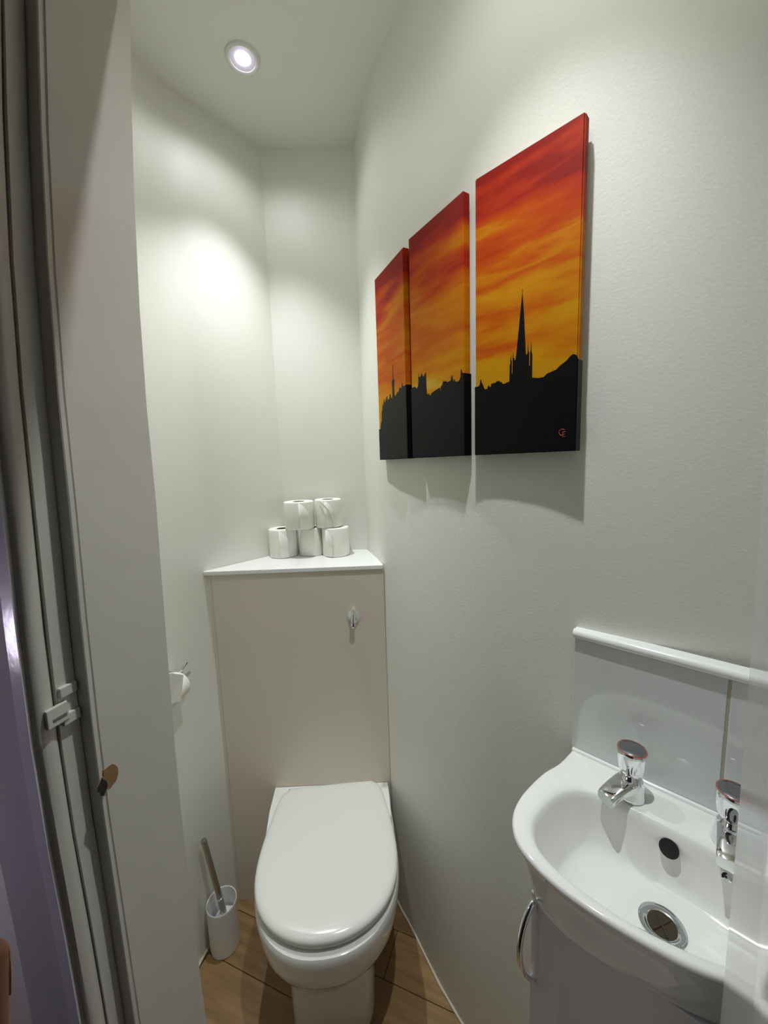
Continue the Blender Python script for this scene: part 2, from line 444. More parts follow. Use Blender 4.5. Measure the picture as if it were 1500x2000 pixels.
# small lilac wall lamp in the hall, left of the doorway; its glint shows on the glossy architrave
hl = empty('hall_wall_lamp', (-0.945, 0.235, 1.17), 'small lilac glass wall lamp in the hall left of the doorway', 'lamp')
autosmooth(mesh('glass_shade', [(a+0.075, b, c) for a, b, c in lathe([(0.008, -0.058), (0.030, -0.050), (0.046, -0.025), (0.048, 0.005), (0.044, 0.035), (0.032, 0.055), (0.008, 0.060)], 28)[0]], lathe([(1, i_) for i_ in range(7)], 28)[1], emis('lilac_glass_glow', (0.86, 0.80, 1.0), HALL), hl))
mesh('bracket', *tube([(0.0, 0, -0.06), (0.04, 0, -0.085), (0.075, 0, -0.075), (0.075, 0, -0.055)], 0.006, 10), M_chrome, hl, True)
v_, f_ = lathe([(0.035, 0.0), (0.035, 0.006), (0.025, 0.012), (0.004, 0.014)], 24)
mesh('wall_plate', [(c-0.004, a, b-0.06) for a, b, c in v_], f_, M_chrome, hl, True)

# ------------------------------------------------------------------ boxed-in cistern
BX = [(-0.553, 1.149), (-0.006, 1.160)]
box = empty('cistern_boxing', (-0.28, 1.25, 0), 'pale panelled cistern boxing with a white shelf top behind the toilet', 'cistern box')
def ch(name, vs, fs, m, root, smooth=False):
    L = root.matrix_world.inverted() if False else None
    loc = Vector(root.location); R = Matrix.Rotation(-root.rotation_euler.z, 4, 'Z')
    vs = [tuple(R @ (Vector(v) - loc)) for v in vs]
    return mesh(name, vs, fs, m, root, smooth)
fp = [(-0.5395, 1.1500), (-0.0072, 1.1605), (-0.0120, 1.180), (-0.5255, 1.168)]
bevel(ch('front_panel', *prism(fp, 0.0, 1.157), M_panel, box), 0.001)
fill = [(-0.5525, 1.1505), (-0.5402, 1.1508), (-0.5265, 1.167), (-0.5385, 1.1672)]
ch('filler_strip', *prism(fill, 0.0, 1.157), M_panel, box)
sh = [(-0.5565, 1.1385), (-0.008, 1.1505), (-0.010, 1.166), (-0.030, 1.25), (-0.0645, 1.3775), (-0.361, 1.3775), (-0.552, 1.1505)]
SHZ = 1.171
bevel(ch('shelf_top', *prism(sh, 1.1575, SHZ), M_shelf, box), 0.002)

# flush lever
fx, fz = -0.106, 1.006
fy = 1.1497 + 0.01985*(fx+0.5395)
lev = empty('flush_lever', (fx, fy, fz), 'small chrome flush lever on the cistern panel', 'flush handle')
MR = Matrix.Rotation(math.radians(90), 4, 'X')
ms = lambda vs: xf(vs, MR)
v, f = lathe([(0.0215, 0.0), (0.0215, 0.002), (0.019, 0.0045), (0.0155, 0.006), (0.0155, 0.011), (0.012, 0.014), (0.003, 0.0155)], 32)
autosmooth(mesh('rose', ms(v), f, M_chrome, lev))
v, f = tube([(0.0, -0.010, 0.024), (0.0, -0.015, 0.012), (0.0, -0.019, 0.0), (0, -0.021, -0.010), (0, -0.023, -0.019)], [0.005, 0.0065, 0.0085, 0.0072, 0.0065], 14)
autosmooth(mesh('lever_arm', v, f, M_chrome, lev), 50)
v, f = lathe([(0.0075, -0.004), (0.0085, 0.0), (0.0075, 0.004), (0.003, 0.006)], 18)
autosmooth(mesh('knob', [(a, b-0.0245, c-0.019) for a, b, c in xf(v, MR)], f, M_chrome, lev))

# ------------------------------------------------------------------ toilet
TA = math.atan2(0.086, 0.996)
TB = Vector((-0.203, 1.158))
tv = Vector((0.086, -0.996)).normalized(); tu = Vector((-tv.y, tv.x))
def T(u, v, z):
    p = TB + tu*u + tv*v; return (p.x, p.y, z)
toilet = empty('toilet', (*(TB + tv*0.2), 0), 'white ceramic toilet with its lid closed', 'toilet')
def ring_t(w, fr, bk, z, wb=None, vs_=0.22, n=28, ex=2.25):
    wb = wb or w; pts = []
    def vb(u):
        p = TB + tu*u; k_ = 0.01985
        return ((1.150 + k_*(p.x+0.5395)) - 0.0015 - p.y)/(tv.y - k_*tv.x) + bk
    for i in range(6): pts.append(T(wb - 2*wb*i/6, vb(wb - 2*wb*i/6), z))
    bl = vb(-wb); brr = vb(wb)
    for i in range(7): pts.append(T(-(wb + (w-wb)*math.sin(math.pi/2*i/7)), bl + (vs_-bl)*i/7, z))
    for i in range(n):
        a = math.pi - math.pi*i/n
        c, s = math.cos(a), math.sin(a)
        pts.append(T(w*math.copysign(abs(c)**(2/ex), c), vs_ + (fr-vs_)*abs(s)**(2/ex), z))
    for i in range(7): pts.append(T(wb + (w-wb)*math.cos(math.pi/2*i/7), vs_ - (vs_-brr)*i/7, z))
    return pts
bk = 0.0
R_ = [ring_t(0.112, 0.345, bk, 0.0, vs_=0.20, ex=4), ring_t(0.114, 0.347, bk, 0.02, vs_=0.20, ex=4), ring_t(0.115, 0.352, bk, 0.14, vs_=0.20, ex=4), ring_t(0.117, 0.358, bk, 0.232, vs_=0.20, ex=3.6),
      ring_t(0.124, 0.370, bk, 0.246, vs_=0.20, ex=3), ring_t(0.150, 0.394, bk, 0.256, vs_=0.21, ex=2.4), ring_t(0.174, 0.418, bk, 0.276, vs_=0.215), ring_t(0.185, 0.430, bk, 0.305, wb=0.182),
      ring_t(0.190, 0.438, bk, 0.34, wb=0.186), ring_t(0.1925, 0.4425, bk, 0.372, wb=0.187), ring_t(0.1925, 0.4425, bk, 0.386, wb=0.187), ring_t(0.190, 0.439, bk, 0.3935, wb=0.186),
      ring_t(0.183, 0.432, bk+0.004, 0.3965, wb=0.181)]
autosmooth(ch('bowl', *loft(R_), M_cer, toilet), 40)
def deck(ins, z):
    def vb(u):
        p = TB + tu*u; return ((1.150 + 0.01985*(p.x+0.5395)) - 0.0015 - p.y)/(tv.y - 0.01985*tv.x)
    return [T(-0.187+ins, vb(-0.187), z), T(0.186-ins, vb(0.186), z), T(0.1865-ins, 0.08, z), T(0.184-ins, 0.14-ins, z), T(-0.184+ins, 0.15-ins, z), T(-0.1885+ins, 0.08, z)]
autosmooth(ch('rear_deck', *loft([deck(0.0, 0.388), deck(0.0, 0.4225), deck(0.0012, 0.4245)]), M_cer, toilet), 30)
LH = [(0.0, 0.118), (0.006, 0.140), (0.022, 0.158), (0.05, 0.168), (0.11, 0.1785), (0.18, 0.187), (0.24, 0.1893), (0.29, 0.184), (0.335, 0.1685), (0.372, 0.143), (0.400, 0.109), (0.418, 0.072), (0.4275, 0.036)]
half = LH[:]
outl = [(w_, v_, 0) for v_, w_ in half] + [(0.0, 0.430, 0)] + [(-w_, v_, 0) for v_, w_ in half[::-1]]
outl = [(p.x, p.y) for p in spline(outl, 4, True)]
cu, cv = 0.0, 0.215
def lring(ins, z, dv=0.0):
    out = []
    for u, v in outl:
        d = Vector((u-cu, v-cv)); l = d.length; d = d*(1 - ins/l); out.append(T(cu+d.x, cv+d.y+dv, z))
    return out
seat = autosmooth(ch('seat_ring', *loft([lring(0.012, 0.3985), lring(0.006, 0.4005), lring(0.005, 0.408), lring(0.010, 0.4105)]), M_lid, toilet), 40)
lid = autosmooth(ch('lid', *loft([lring(0.010, 0.4110), lring(0.003, 0.4125), lring(0.0003, 0.4160), lring(0.0, 0.4200), lring(0.0022, 0.4250), lring(0.0070, 0.4290), lring(0.015, 0.4315), lring(0.03, 0.4330), lring(0.09, 0.4342), lring(0.16, 0.4345)]), M_lid, toilet), 50)
for s in (-1, 1):
    v, f = tube([T(s*0.075-0.022, 0.012, 0.405), T(s*0.075+0.022, 0.012, 0.405)], 0.0075, 12)
    ch('hinge', v, f, M_lid, toilet, True)

# ------------------------------------------------------------------ toilet brush in holder
BC = Vector((-0.541, 1.030, 0))
bh = empty('toilet_brush_holder', BC, 'round white toilet brush holder on the floor by the left wall', 'brush holder')
autosmooth(mesh('cup', *lathe([(0.040, 0.0), (0.0425, 0.002), (0.0435, 0.02), (0.0445, 0.150), (0.0447, 0.1535), (0.0435, 0.1555), (0.0415, 0.1535), (0.0410, 0.148), (0.0395, 0.012), (0.004, 0.010)], 40), M_plast, bh))
br = empty('toilet_brush', BC + Vector((0.006, -0.002, 0.012)), 'steel handled toilet brush leaning in the white holder', 'brush')
hp0 = Vector((0.002, 0.0, 0.085)); hp1 = Vector((-0.0345, -0.012, 0.372))
ax = (hp1-hp0).normalized()
autosmooth(mesh('handle', *tube([hp0, hp0+ax*0.06, hp1 - ax*0.004, hp1], [0.0085, 0.0082, 0.0082, 0.0068], 18), M_brush, br), 40)
autosmooth(mesh('collar', *tube([hp0+ax*0.070, hp0+ax*0.0705, hp0+ax*0.0775, hp0+ax*0.078], [0.0080, 0.0092, 0.0092, 0.0080], 18), M_chrome, br), 40)
autosmooth(mesh('end_cap', *tube([hp1, hp1+ax*0.001], [0.0060, 0.0050], 16), M_chromed, br), 40)
v, f = lathe([(0.012, 0.0), (0.030, 0.012), (0.0345, 0.05), (0.0325, 0.085), (0.024, 0.097), (0.008, 0.099)], 30)
rr = random.Random(4)
v = [(a*rr.uniform(0.9, 1.04), b*rr.uniform(0.9, 1.04), c*rr.uniform(0.95, 1.03)) for a, b, c in v]
mesh('bristle_head', v, f, M_brist, br)
autosmooth(mesh('bristle_cap', *lathe([(0.013, 0.088), (0.017, 0.098), (0.015, 0.104), (0.006, 0.106)], 20), M_plast, br))

# ------------------------------------------------------------------ toilet rolls
def roll_mesh(r=0.0480, h=0.098, rc=0.019, seed=1):
    rnd = random.Random(seed); n = 44
    prof = [(rc, 0.001), (r-0.004, 0.0), (r-0.001, 0.0015), (r, 0.004), (r, h*0.5), (r, h-0.004), (r-0.001, h-0.0015), (r-0.004, h), ((r+rc)/2, h+0.0004), (rc+0.001, h-0.001)]
    ph = rnd.uniform(0, 6)
    rings = []
    for pr, z in prof:
        ring = []
        for j in range(n):
            a = 2*math.pi*j/n; k = 1 + 0.010*math.sin(2*a+ph) + 0.006*math.sin(3*a+ph*2)
            ring.append((pr*k*math.cos(a), pr*k*math.sin(a), z))
        rings.append(ring)
    return loft(rings, False, False)
def roll(loc, rz, label, seed, r=0.048, h=0.098):
    e = empty('toilet_roll', loc, label, 'toilet roll', 'spare toilet rolls on the shelf', rz)
    autosmooth(mesh('tissue', *roll_mesh(r, h, 0.019, seed), M_paper, e), 50)
    v, f = lathe([(0.0188, 0.002), (0.0188, h-0.004), (0.0178, h-0.004), (0.0178, 0.002), (0.0188, 0.002)], 28, False, False)
    autosmooth(mesh('cardboard_tube', v, f, M_core, e))
    # loose sheet edge on the outside
    vs = []; fs = []
    for i in range(9):
        a = -1.9 + i*0.075
        rr_ = r*1.006 + 0.0004 + (0.0035*(i/8)**3)
        vs += [(rr_*math.cos(a), rr_*math.sin(a), 0.004), (rr_*math.cos(a), rr_*math.sin(a), h-0.004-0.03*(i/8)**2)]
    for i in range(8): fs.append((2*i, 2*i+2, 2*i+3, 2*i+1))
    o = mesh('loose_sheet', vs, fs, M_paper, e, True)
    m_ = o.modifiers.new('thick', 'SOLIDIFY'); m_.thickness = 0.0006
    return e
Z0 = SHZ
roll((-0.3540, 1.3175, Z0), 0.3, 'left toilet roll of the bottom row on the shelf', 1, 0.0478)
roll((-0.259, 1.3310, Z0), 1.1, 'middle toilet roll of the bottom row on the shelf', 2, 0.0440, 0.0975)
roll((-0.1695, 1.308, Z0), -0.4, 'right toilet roll of the bottom row on the shelf', 3, 0.0458, 0.0985)
roll((-0.289, 1.300, Z0+0.0995), 0.5, 'toilet roll on top at the left of the little stack', 4, 0.0495, 0.092)
t5 = roll((-0.192, 1.316, Z0+0.0995), 0.2, 'toilet roll on top at the right with a torn curling sheet', 5, 0.0455, 0.095)
# curling torn flap of the last roll
vs = []; fs = []
for i in range(15):
    s = i/14; a = -2.30 + 0.95*math.sin(s*math.pi/2); z = 0.093 - 0.091*s**1.25
    r_ = 0.0475 + 0.004*math.sin(s*math.pi)
    for kx, dr in ((0, 0), (1, 0.0035)):
        aa = a + kx*0.15
        vs.append(((r_+dr)*math.cos(aa), (r_+dr)*math.sin(aa), z))
for i in range(14): fs.append((2*i, 2*i+2, 2*i+3, 2*i+1))
o = mesh('torn_flap', vs, fs, M_paper, t5, True); m_ = o.modifiers.new('thick', 'SOLIDIFY'); m_.thickness = 0.0008

# ------------------------------------------------------------------ wall roll holder peeping out behind the door lining
HB = Vector((-0.602, 0.985, 0.965))
hold = empty('toilet_roll_holder', HB, 'chrome wall toilet roll holder half hidden behind the door lining', 'roll holder')
v, f = lathe([(0.016, 0), (0.016, 0.004), (0.012, 0.007), (0.003, 0.008)], 20)
autosmooth(mesh('wall_plate', xf(v, Matrix.Translation((0.0, -0.04, 0.0)) @ Matrix.Rotation(math.radians(90), 4, 'Y')), f, M_chrome, hold))
autosmooth(mesh('arm', *tube([(0.004, -0.04, 0.0), (0.020, -0.04, -0.004), (0.036, -0.036, -0.020), (0.040, -0.034, -0.044)], 0.0045, 12), M_chrome, hold), 60)
autosmooth(mesh('bar', *tube([(0.046, 0.020, -0.044), (0.040, -0.034, -0.044), (0.030, -0.115, -0.044)], 0.0055, 14), M_chrome, hold), 60)
autosmooth(mesh('bar_tip', *tube([(0.026, 0.004, -0.040), (0.0445, 0.012, -0.014), (0.0475, 0.014, -0.0095), (0.048, 0.0143, -0.0090)], [0.0055, 0.0055, 0.005, 0.003], 14), M_chrome, hold), 60)
hr = empty('toilet_roll', (-0.578, 0.955, 0.921), 'toilet roll hanging on the wall holder with a pointed folded end', 'toilet roll')
rd = Vector((-0.12, -0.99, 0)).normalized()
Mr = Matrix.Translation(-rd*0.03 + Vector((-0.002, 0, -0.020))) @ rd.to_track_quat('Z', 'Y').to_matrix().to_4x4()
v, f = roll_mesh(0.036, 0.090, 0.0165, 8)
autosmooth(mesh('tissue', xf(v, Mr), f, M_paper, hr), 50)
# sheet folded to a point, hanging over the near end of the roll
pts = [(-0.027, 0.022), (-0.003, 0.036), (0.0235, 0.020), (0.0125, -0.043), (-0.022, -0.047)]
fwd = Vector((0.50, -0.866, 0)); rgt = Vector((0.866, 0.50, 0)); base = Vector((0.037, -0.052, 0.033))
vs = [base + rgt*a + Vector((0, 0, b)) + fwd*(0.024 - 0.25*abs(a)) for a, b in pts] + [base + rgt*a + Vector((0, 0, b)) + fwd*(0.021 - 0.25*abs(a)) for a, b in pts]
fs = [tuple(range(5)), tuple(range(9, 4, -1))] + [(i, (i+1) % 5, 5+(i+1) % 5, 5+i) for i in range(5)]
mesh('folded_end', vs, fs, M_paper, hr)

# ------------------------------------------------------------------ basin
BK = 0.955; ZR = 0.945
bc = Vector((0.334, 0.652)); bt = Vector((0.722, -0.692)).normalized(); bn = Vector((bt.y, -bt.x))
def B(u, v, z):
    p = bc + bt*u*BK + bn*v*BK; return (p.x, p.y, z)
basin = empty('wash_basin', (*(bc + bt*0.155 + bn*0.1), 0.862), 'white ceramic D shaped wash basin under the tiled splashback', 'basin')
left = [(-0.004, 0.05), (-0.018, 0.096), (-0.026, 0.150), (-0.0265, 0.185), (-0.021, 0.212), (-0.008, 0.236), (0.012, 0.2535), (0.042, 0.2650), (0.076, 0.2705), (0.113, 0.2705), (0.145, 0.2675), (0.173, 0.263), (0.202, 0.2565), (0.232, 0.246), (0.262, 0.230), (0.292, 0.206), (0.318, 0.172), (0.332, 0.130), (0.336, 0.09), (0.336, 0.045)]
sp_ = spline([(a, b, 0) for a, b in [(0.003, -0.006)] + left + [(0.334, -0.006)]], 5)
outer = [(p.x, p.y) for p in sp_]
C0 = (0.152, 0.150)
inner_c = [(0.052, 0.083), (0.027, 0.103), (0.0125, 0.135), (0.006, 0.175), (0.008, 0.205), (0.020, 0.228), (0.042, 0.2425), (0.076, 0.2510), (0.113, 0.2535), (0.148, 0.2515), (0.180, 0.2455), (0.215, 0.236), (0.250, 0.219), (0.280, 0.194), (0.300, 0.160), (0.304, 0.125), (0.294, 0.098), (0.268, 0.082), (0.225, 0.0725), (0.16, 0.0705), (0.10, 0.0735)]
inner = [(p.x, p.y) for p in spline([(a, b, 0) for a, b in inner_c], 5, True)]
def radial(poly, a):
    d = Vector((math.cos(a), math.sin(a))); best = 0
    for i in range(len(poly)):
        p = Vector(poly[i]) - Vector(C0); q_ = Vector(poly[(i+1) % len(poly)]) - Vector(C0)
        e_ = q_ - p; den = d.x*e_.y - d.y*e_.x
        if abs(den) < 1e-12: continue
        t_ = (p.x*e_.y - p.y*e_.x)/den; s_ = (p.x*d.y - p.y*d.x)/den
        if t_ > 0 and -1e-6 <= s_ <= 1+1e-6: best = max(best, t_)
    return best
NA = 144
angs = [2*math.pi*i/NA for i in range(NA)]
ro = [radial(outer, a) for a in angs]; ri = [radial(inner, a) for a in angs]
DR = (0.170, 0.152)
def bring(rs, z, c=C0):
    return [B(c[0] + r*math.cos(a), c[1] + r*math.sin(a), z) for r, a in zip(rs, angs)]
def mixc(k): return (C0[0]*(1-k)+DR[0]*k, C0[1]*(1-k)+DR[1]*k)
rings = [bring([r-0.036 for r in ro], ZR-0.096), bring([r-0.032 for r in ro], ZR-0.096), bring([r-0.030 for r in ro], ZR-0.092), bring([r-0.021 for r in ro], ZR-0.055), bring([r-0.0135 for r in ro], ZR-0.030), bring([r-0.0095 for r in ro], ZR-0.020),
         bring([r-0.0045 for r in ro], ZR-0.0125), bring([r-0.0012 for r in ro], ZR-0.0085), bring([r-0.0004 for r in ro], ZR-0.005), bring([r-0.0020 for r in ro], ZR-0.0015), bring([r-0.0045 for r in ro], ZR)]
rings += [bring([i_*0.75+(o_-0.006)*0.25 for i_, o_ in zip(ri, ro)], ZR-0.0006), bring([i_+0.001 for i_ in ri], ZR-0.0018), bring([i_-0.003 for i_ in ri], ZR-0.0050), bring([i_-0.0065 for i_ in ri], ZR-0.012),
          bring([i_*0.93 for i_ in ri], ZR-0.028, mixc(0.1)), bring([i_*0.88 for i_ in ri], ZR-0.050, mixc(0.25)), bring([i_*0.82 for i_ in ri], ZR-0.068, mixc(0.45)), bring([i_*0.73 for i_ in ri], ZR-0.0775, mixc(0.7)),
          bring([i_*0.5 for i_ in ri], ZR-0.0815, mixc(0.9)), bring([i_*0.1 + 0.022 for i_ in ri], ZR-0.0835, DR), bring([0.021]*NA, ZR-0.0850, DR)]
autosmooth(ch('bowl', *loft(rings), M_cer, basin), 50)
# drain
zD = ZR-0.0842
dx, dy, _ = B(*DR, 0)
drain_v, drain_f = lathe([(0.0265, 0.0), (0.0268, 0.0022), (0.024, 0.0030), (0.0175, 0.0010), (0.0162, -0.006), (0.0165, -0.0008)], 36, False, False)
dr = ch('drain_ring', [(a+dx, b+dy, c+zD) for a, b, c in drain_v], drain_f, M_chrome, basin); autosmooth(dr, 60)
v, f = lathe([(0.0168, 0.0009), (0.012, 0.0008), (0.002, 0.0006)], 28)
ch('drain_throat', [(a+dx, b+dy, c+zD) for a, b, c in v], f, M_brass, basin)
for a in (0.3, 1.35):
    v, f = tube([(dx+0.015*math.cos(a), dy+0.015*math.sin(a), zD+0.0014), (dx-0.015*math.cos(a), dy-0.015*math.sin(a), zD+0.0014)], 0.0012, 8)
    ch('drain_cross', v, f, M_brass, basin)
# overflow and chain stay on the back slope of the bowl
def on_back(name, u, v, z, r, m, prof, root, tilt=62):
    vs, fs = lathe(prof, 24)
    c = Vector(B(u, v, z)); d = (Vector((bn.x, bn.y, 0))*math.sin(math.radians(tilt)) + Vector((0, 0, 1))*math.cos(math.radians(tilt)))
    Mq = Matrix.Translation(c) @ d.to_track_quat('Z', 'Y').to_matrix().to_4x4()
    return autosmooth(ch(name, xf(vs, Mq), fs, m, root))
on_back('overflow_hole', 0.166, 0.0815, ZR-0.0275, 0.01, M_black, [(0.0115, -0.006), (0.0120, 0.0018), (0.0105, 0.0020), (0.002, 0.0020)], basin)
on_back('chain_stay', 0.231, 0.0815, ZR-0.0235, 0.01, M_chrome, [(0.0065, -0.006), (0.0068, 0.0020), (0.0055, 0.0040), (0.003, 0.0042), (0.0028, 0.0075), (0.001, 0.008)], basin)
# silicone fillet against the tiles
autosmooth(ch('sealant_fillet', *tube([B(0.003, 0.002, ZR), B(0.17, 0.002, ZR), B(0.334, 0.002, ZR)], 0.0042, 10), M_trim, basin), 60)

# taps
def tap(u, v, label, turn=0.0, ring=False):
    x, y, _ = B(u, v, 0)
    e = empty('pillar_tap', (x, y, ZR-0.001), label, 'tap', 'chrome pillar taps on the basin')
    e.rotation_euler = (0, 0, math.atan2(bn.y, bn.x) + turn); e.scale = (0.95, 0.95, 0.83)       # local +x points over the bowl
    b_ = autosmooth(mesh('body', *lathe([(0.0215, 0.0), (0.0225, 0.002), (0.0222, 0.006), (0.0205, 0.012), (0.0190, 0.026), (0.0175, 0.036), (0.0140, 0.043), (0.0120, 0.050), (0.0112, 0.055)], 36), M_chrome, e))
    rings = []
    for xx, zt, zb, wv in [(0.0, 0.041, 0.012, 0.0175), (0.016, 0.0395, 0.0150, 0.0168), (0.032, 0.0350, 0.0165, 0.0158), (0.046, 0.0300, 0.0130, 0.0150), (0.0545, 0.0265, 0.0065, 0.0146), (0.0575, 0.0245, 0.0055, 0.0138)]:
        ring = []
        for i in range(24):
            a = 2*math.pi*i/24; c, s = math.cos(a), math.sin(a)
            ring.append((xx, wv*math.copysign(abs(c)**0.55, c), (zt+zb)/2 + (zt-zb)/2*math.copysign(abs(s)**0.55, s)))
        rings.append(ring)
    autosmooth(mesh('spout', *loft(rings), M_chrome, e), 35)
    # flared hand wheel with scalloped lower half
    rings = []; N = 48
    for r, z, sc in [(0.0145, 0.048, 0.0), (0.0175, 0.0505, 0.05), (0.0190, 0.058, 0.10), (0.0205, 0.068, 0.11), (0.0215, 0.079, 0.06), (0.0218, 0.088, 0.0), (0.0220, 0.0935, 0.0), (0.0212, 0.0962, 0.0), (0.0200, 0.0968, 0.0)]:
        rings.append([(r*(1 - sc*0.5*(1+math.cos(6*2*math.pi*j/N)))*math.cos(2*math.pi*j/N), r*(1 - sc*0.5*(1+math.cos(6*2*math.pi*j/N)))*math.sin(2*math.pi*j/N), z) for j in range(N)])
    hw = autosmooth(mesh('tap_head', *loft(rings), M_chrome, e), 40)
    mesh('head_cap', *lathe([(0.0198, 0.0966), (0.0192, 0.0974), (0.006, 0.0978)], 36), M_chromed, hw, True)
    if ring:
        a_ = [(0.0205*math.cos(t_), 0.0205*math.sin(t_), 0.0963) for t_ in [2*math.pi*i/40 for i in range(41)]]
        mesh('red_ring', *tube(a_, 0.0007, 6), M_sign, hw, True)
    return e
tap(0.107, 0.046, 'left chrome pillar tap on the basin, fully in view', -0.44, True)
tap(0.232, 0.046, 'right chrome pillar tap on the basin, cut off by the door')

# vanity unit below
van = empty('vanity_unit', (*(bc + bt*0.155 + bn*0.09), 0), 'white vanity cupboard under the wash basin', 'cabinet')
cpoly = [(0.014, 0.0), (0.012, 0.203), (0.318, 0.196), (0.322, 0.0)]
bevel(ch('carcass', *prism([B(u, v, 0)[:2] for u, v in cpoly], 0.0, ZR-0.0965), M_unit, van), 0.002)
dpoly = [(0.0135, 0.2035), (0.0135, 0.2175), (0.060, 0.224), (0.165, 0.2265), (0.240, 0.2225), (0.300, 0.207), (0.318, 0.1965)]
door = bevel(ch('cupboard_door', *prism([B(u, v, 0)[:2] for u, v in dpoly], 0.06, ZR-0.1000), M_unit, van), 0.0015)
hz0, hz1 = 0.700, 0.832
hp = [B(0.020, 0.216, hz1), B(0.0165, 0.226, hz1-0.004), B(0.0110, 0.238, hz1-0.03), B(0.0085, 0.2445, (hz0+hz1)/2), B(0.0110, 0.240, hz0+0.03), B(0.0165, 0.226, hz0+0.004), B(0.020, 0.216, hz0)]
hpath = spline(hp, 6)
v, f = tube(hpath, 0.0042, 12)
autosmooth(ch('bow_handle', v, f, M_chrome, van), 60)

# ------------------------------------------------------------------ splashback: two tiles, grout and pencil trim
spl = empty('tile_splashback', (*(bc + bt*0.19), ZR+0.004), 'glossy grey white tile splashback behind the basin', 'splashback')
TZ0, TZ1 = ZR+0.0035, 1.1600
def slab(u0, u1, v0, v1, z0, z1):
    return prism([B(u0, v0, 0)[:2], B(u1, v0, 0)[:2], B(u1, v1, 0)[:2], B(u0, v1, 0)[:2]], z0, z1)
bevel(ch('tile', *slab(0.0, 0.2150, -0.009, 0.0, TZ0, TZ1), M_tile, spl), 0.001)
bevel(ch('tile', *slab(0.2190, 0.4300, -0.009, 0.0, TZ0, TZ1), M_tile, spl), 0.001)
ch('grout', *slab(0.2145, 0.2195, -0.010, -0.0009, TZ0, TZ1), M_grout, spl)
ch('tile_backing', *slab(0.003, 0.4300, -0.020, -0.0092, TZ0, TZ1), M_grout, spl)
pt = []
for u in [-0.002, 0.1, 0.2, 0.3, 0.432]:
    pt.append(B(u, -0.0015, TZ1+0.0085))
autosmooth(ch('pencil_trim', *tube(pt, 0.0083, 16), M_trim, spl), 50)
ch('trim_backing', *slab(-0.001, 0.432, -0.020, -0.0035, TZ1, TZ1+0.0165), M_trim, spl)

# ------------------------------------------------------------------ triptych of sunset skyline canvases
PH = 0.485; PZ = 1.491
RED, DRED, ORG, AMB, YEL, PALE = (0.36, 0.024, 0.006), (0.24, 0.012, 0.006), (0.46, 0.072, 0.002), (0.52, 0.165, 0.002), (0.54, 0.25, 0.003), (0.56, 0.36, 0.055)
def canvas(A, Bp, label, sky, seed, stops, sign=False, tilt=0.0, k=1.0):
    PH = 0.485*k; PZ = 1.48 + 0.011*k; A = Vector(A)*k; Bp = Vector(Bp)*k; d = (Bp-A).normalized(); W = (Bp-A).length
    n = Vector((d.y, -d.x))                 # into the room?
    if n.dot(-A) < 0: n = -n
    e = empty('canvas_painting', (A.x, A.y, PZ), label, 'painting', 'triptych of sunset skyline canvases')
    e.rotation_euler = (0, tilt, math.atan2(d.y, d.x))
    # local: x along canvas, y away from the room (+y into wall or reverse), z up
    yw = 1.0 if (Vector((-d.y, d.x)).dot(n) < 0) else -1.0   # sign of local y that points to the wall
    TH = 0.018
    b = bmesh.new()
    vs, fs = boxv((W/2, yw*TH/2, PH/2), (W, TH, PH))
    vv = [b.verts.new(q_) for q_ in vs]
    for f_ in fs: b.faces.new([vv[i] for i in f_])
    bmesh.ops.bevel(b, geom=list(b.edges), offset=0.0022, segments=3, affect='EDGES')
    bmesh.ops.recalc_face_normals(b, faces=b.faces)
    me = bpy.data.meshes.new('canvas'); b.to_mesh(me); b.free()
    autosmooth(link('canvas', me, skymat(seed, PH, stops), e), 40)
    # silhouette: a thin skin of black paint over front, sides and underside
    g = 0.0006; y0 = -yw*g
    pts = [(0.0, 0.0)] + [(u*W, h*PH) for u, h in sky] + [(W, 0.0)]
    nn = len(pts); vs = [(x, y0, z) for x, z in pts] + [(x, yw*0.0016, z) for x, z in pts]
    fs = [tuple(range(nn)), tuple(range(2*nn-1, nn-1, -1))] + [(i, (i+1) % nn, nn+(i+1) % nn, nn+i) for i in range(nn)]
    hl_, hr_ = sky[0][1]*PH, sky[-1][1]*PH
    s1 = boxv((W - 0.0005, yw*TH/2, hr_/2), (0.0022, TH+0.0012, hr_))
    s0 = boxv((0.0005, yw*TH/2, hl_/2), (0.0022, TH+0.0012, hl_))
    s2 = boxv((W/2, yw*TH/2, 0.0002), (W+0.001, TH+0.0012, 0.0016))
    sk = mesh('painted_skyline', *join((vs, fs), s1, s0, s2), M_paint, e)
    # wooden stand-off blocks that keep the flat canvas clear of the bulging wall
    for zz in (0.08, PH-0.06):
        mesh('stretcher_block', *boxv((W/2, yw*(TH+0.0018), zz), (0.03, 0.005, 0.02)), M_wood, e)
    if sign:
        cx, cz, r = W*0.885, 0.030, 0.0052
        arc = [(cx + r*math.cos(t_), y0 - yw*0.0003, cz + 0.001 + r*math.sin(t_)) for t_ in [0.8+i*0.33 for i in range(13)]]
        st = [tube(arc, 0.00055, 6), tube([(cx+0.0005, y0-yw*0.0003, cz+0.001), (cx+0.0055, y0-yw*0.0003, cz+0.0018)], 0.00055, 6),
              tube([(cx+0.0012, y0-yw*0.0003, cz+0.0008), (cx+0.0010, y0-yw*0.0003, cz-0.0066), (cx+0.0052, y0-yw*0.0003, cz-0.0062)], 0.00055, 6),
              tube([(cx+0.0012, y0-yw*0.0003, cz-0.0030), (cx+0.0044, y0-yw*0.0003, cz-0.0026)], 0.0005, 6)]
        mesh('signature', *join(*st), M_sign, sk)
    return e
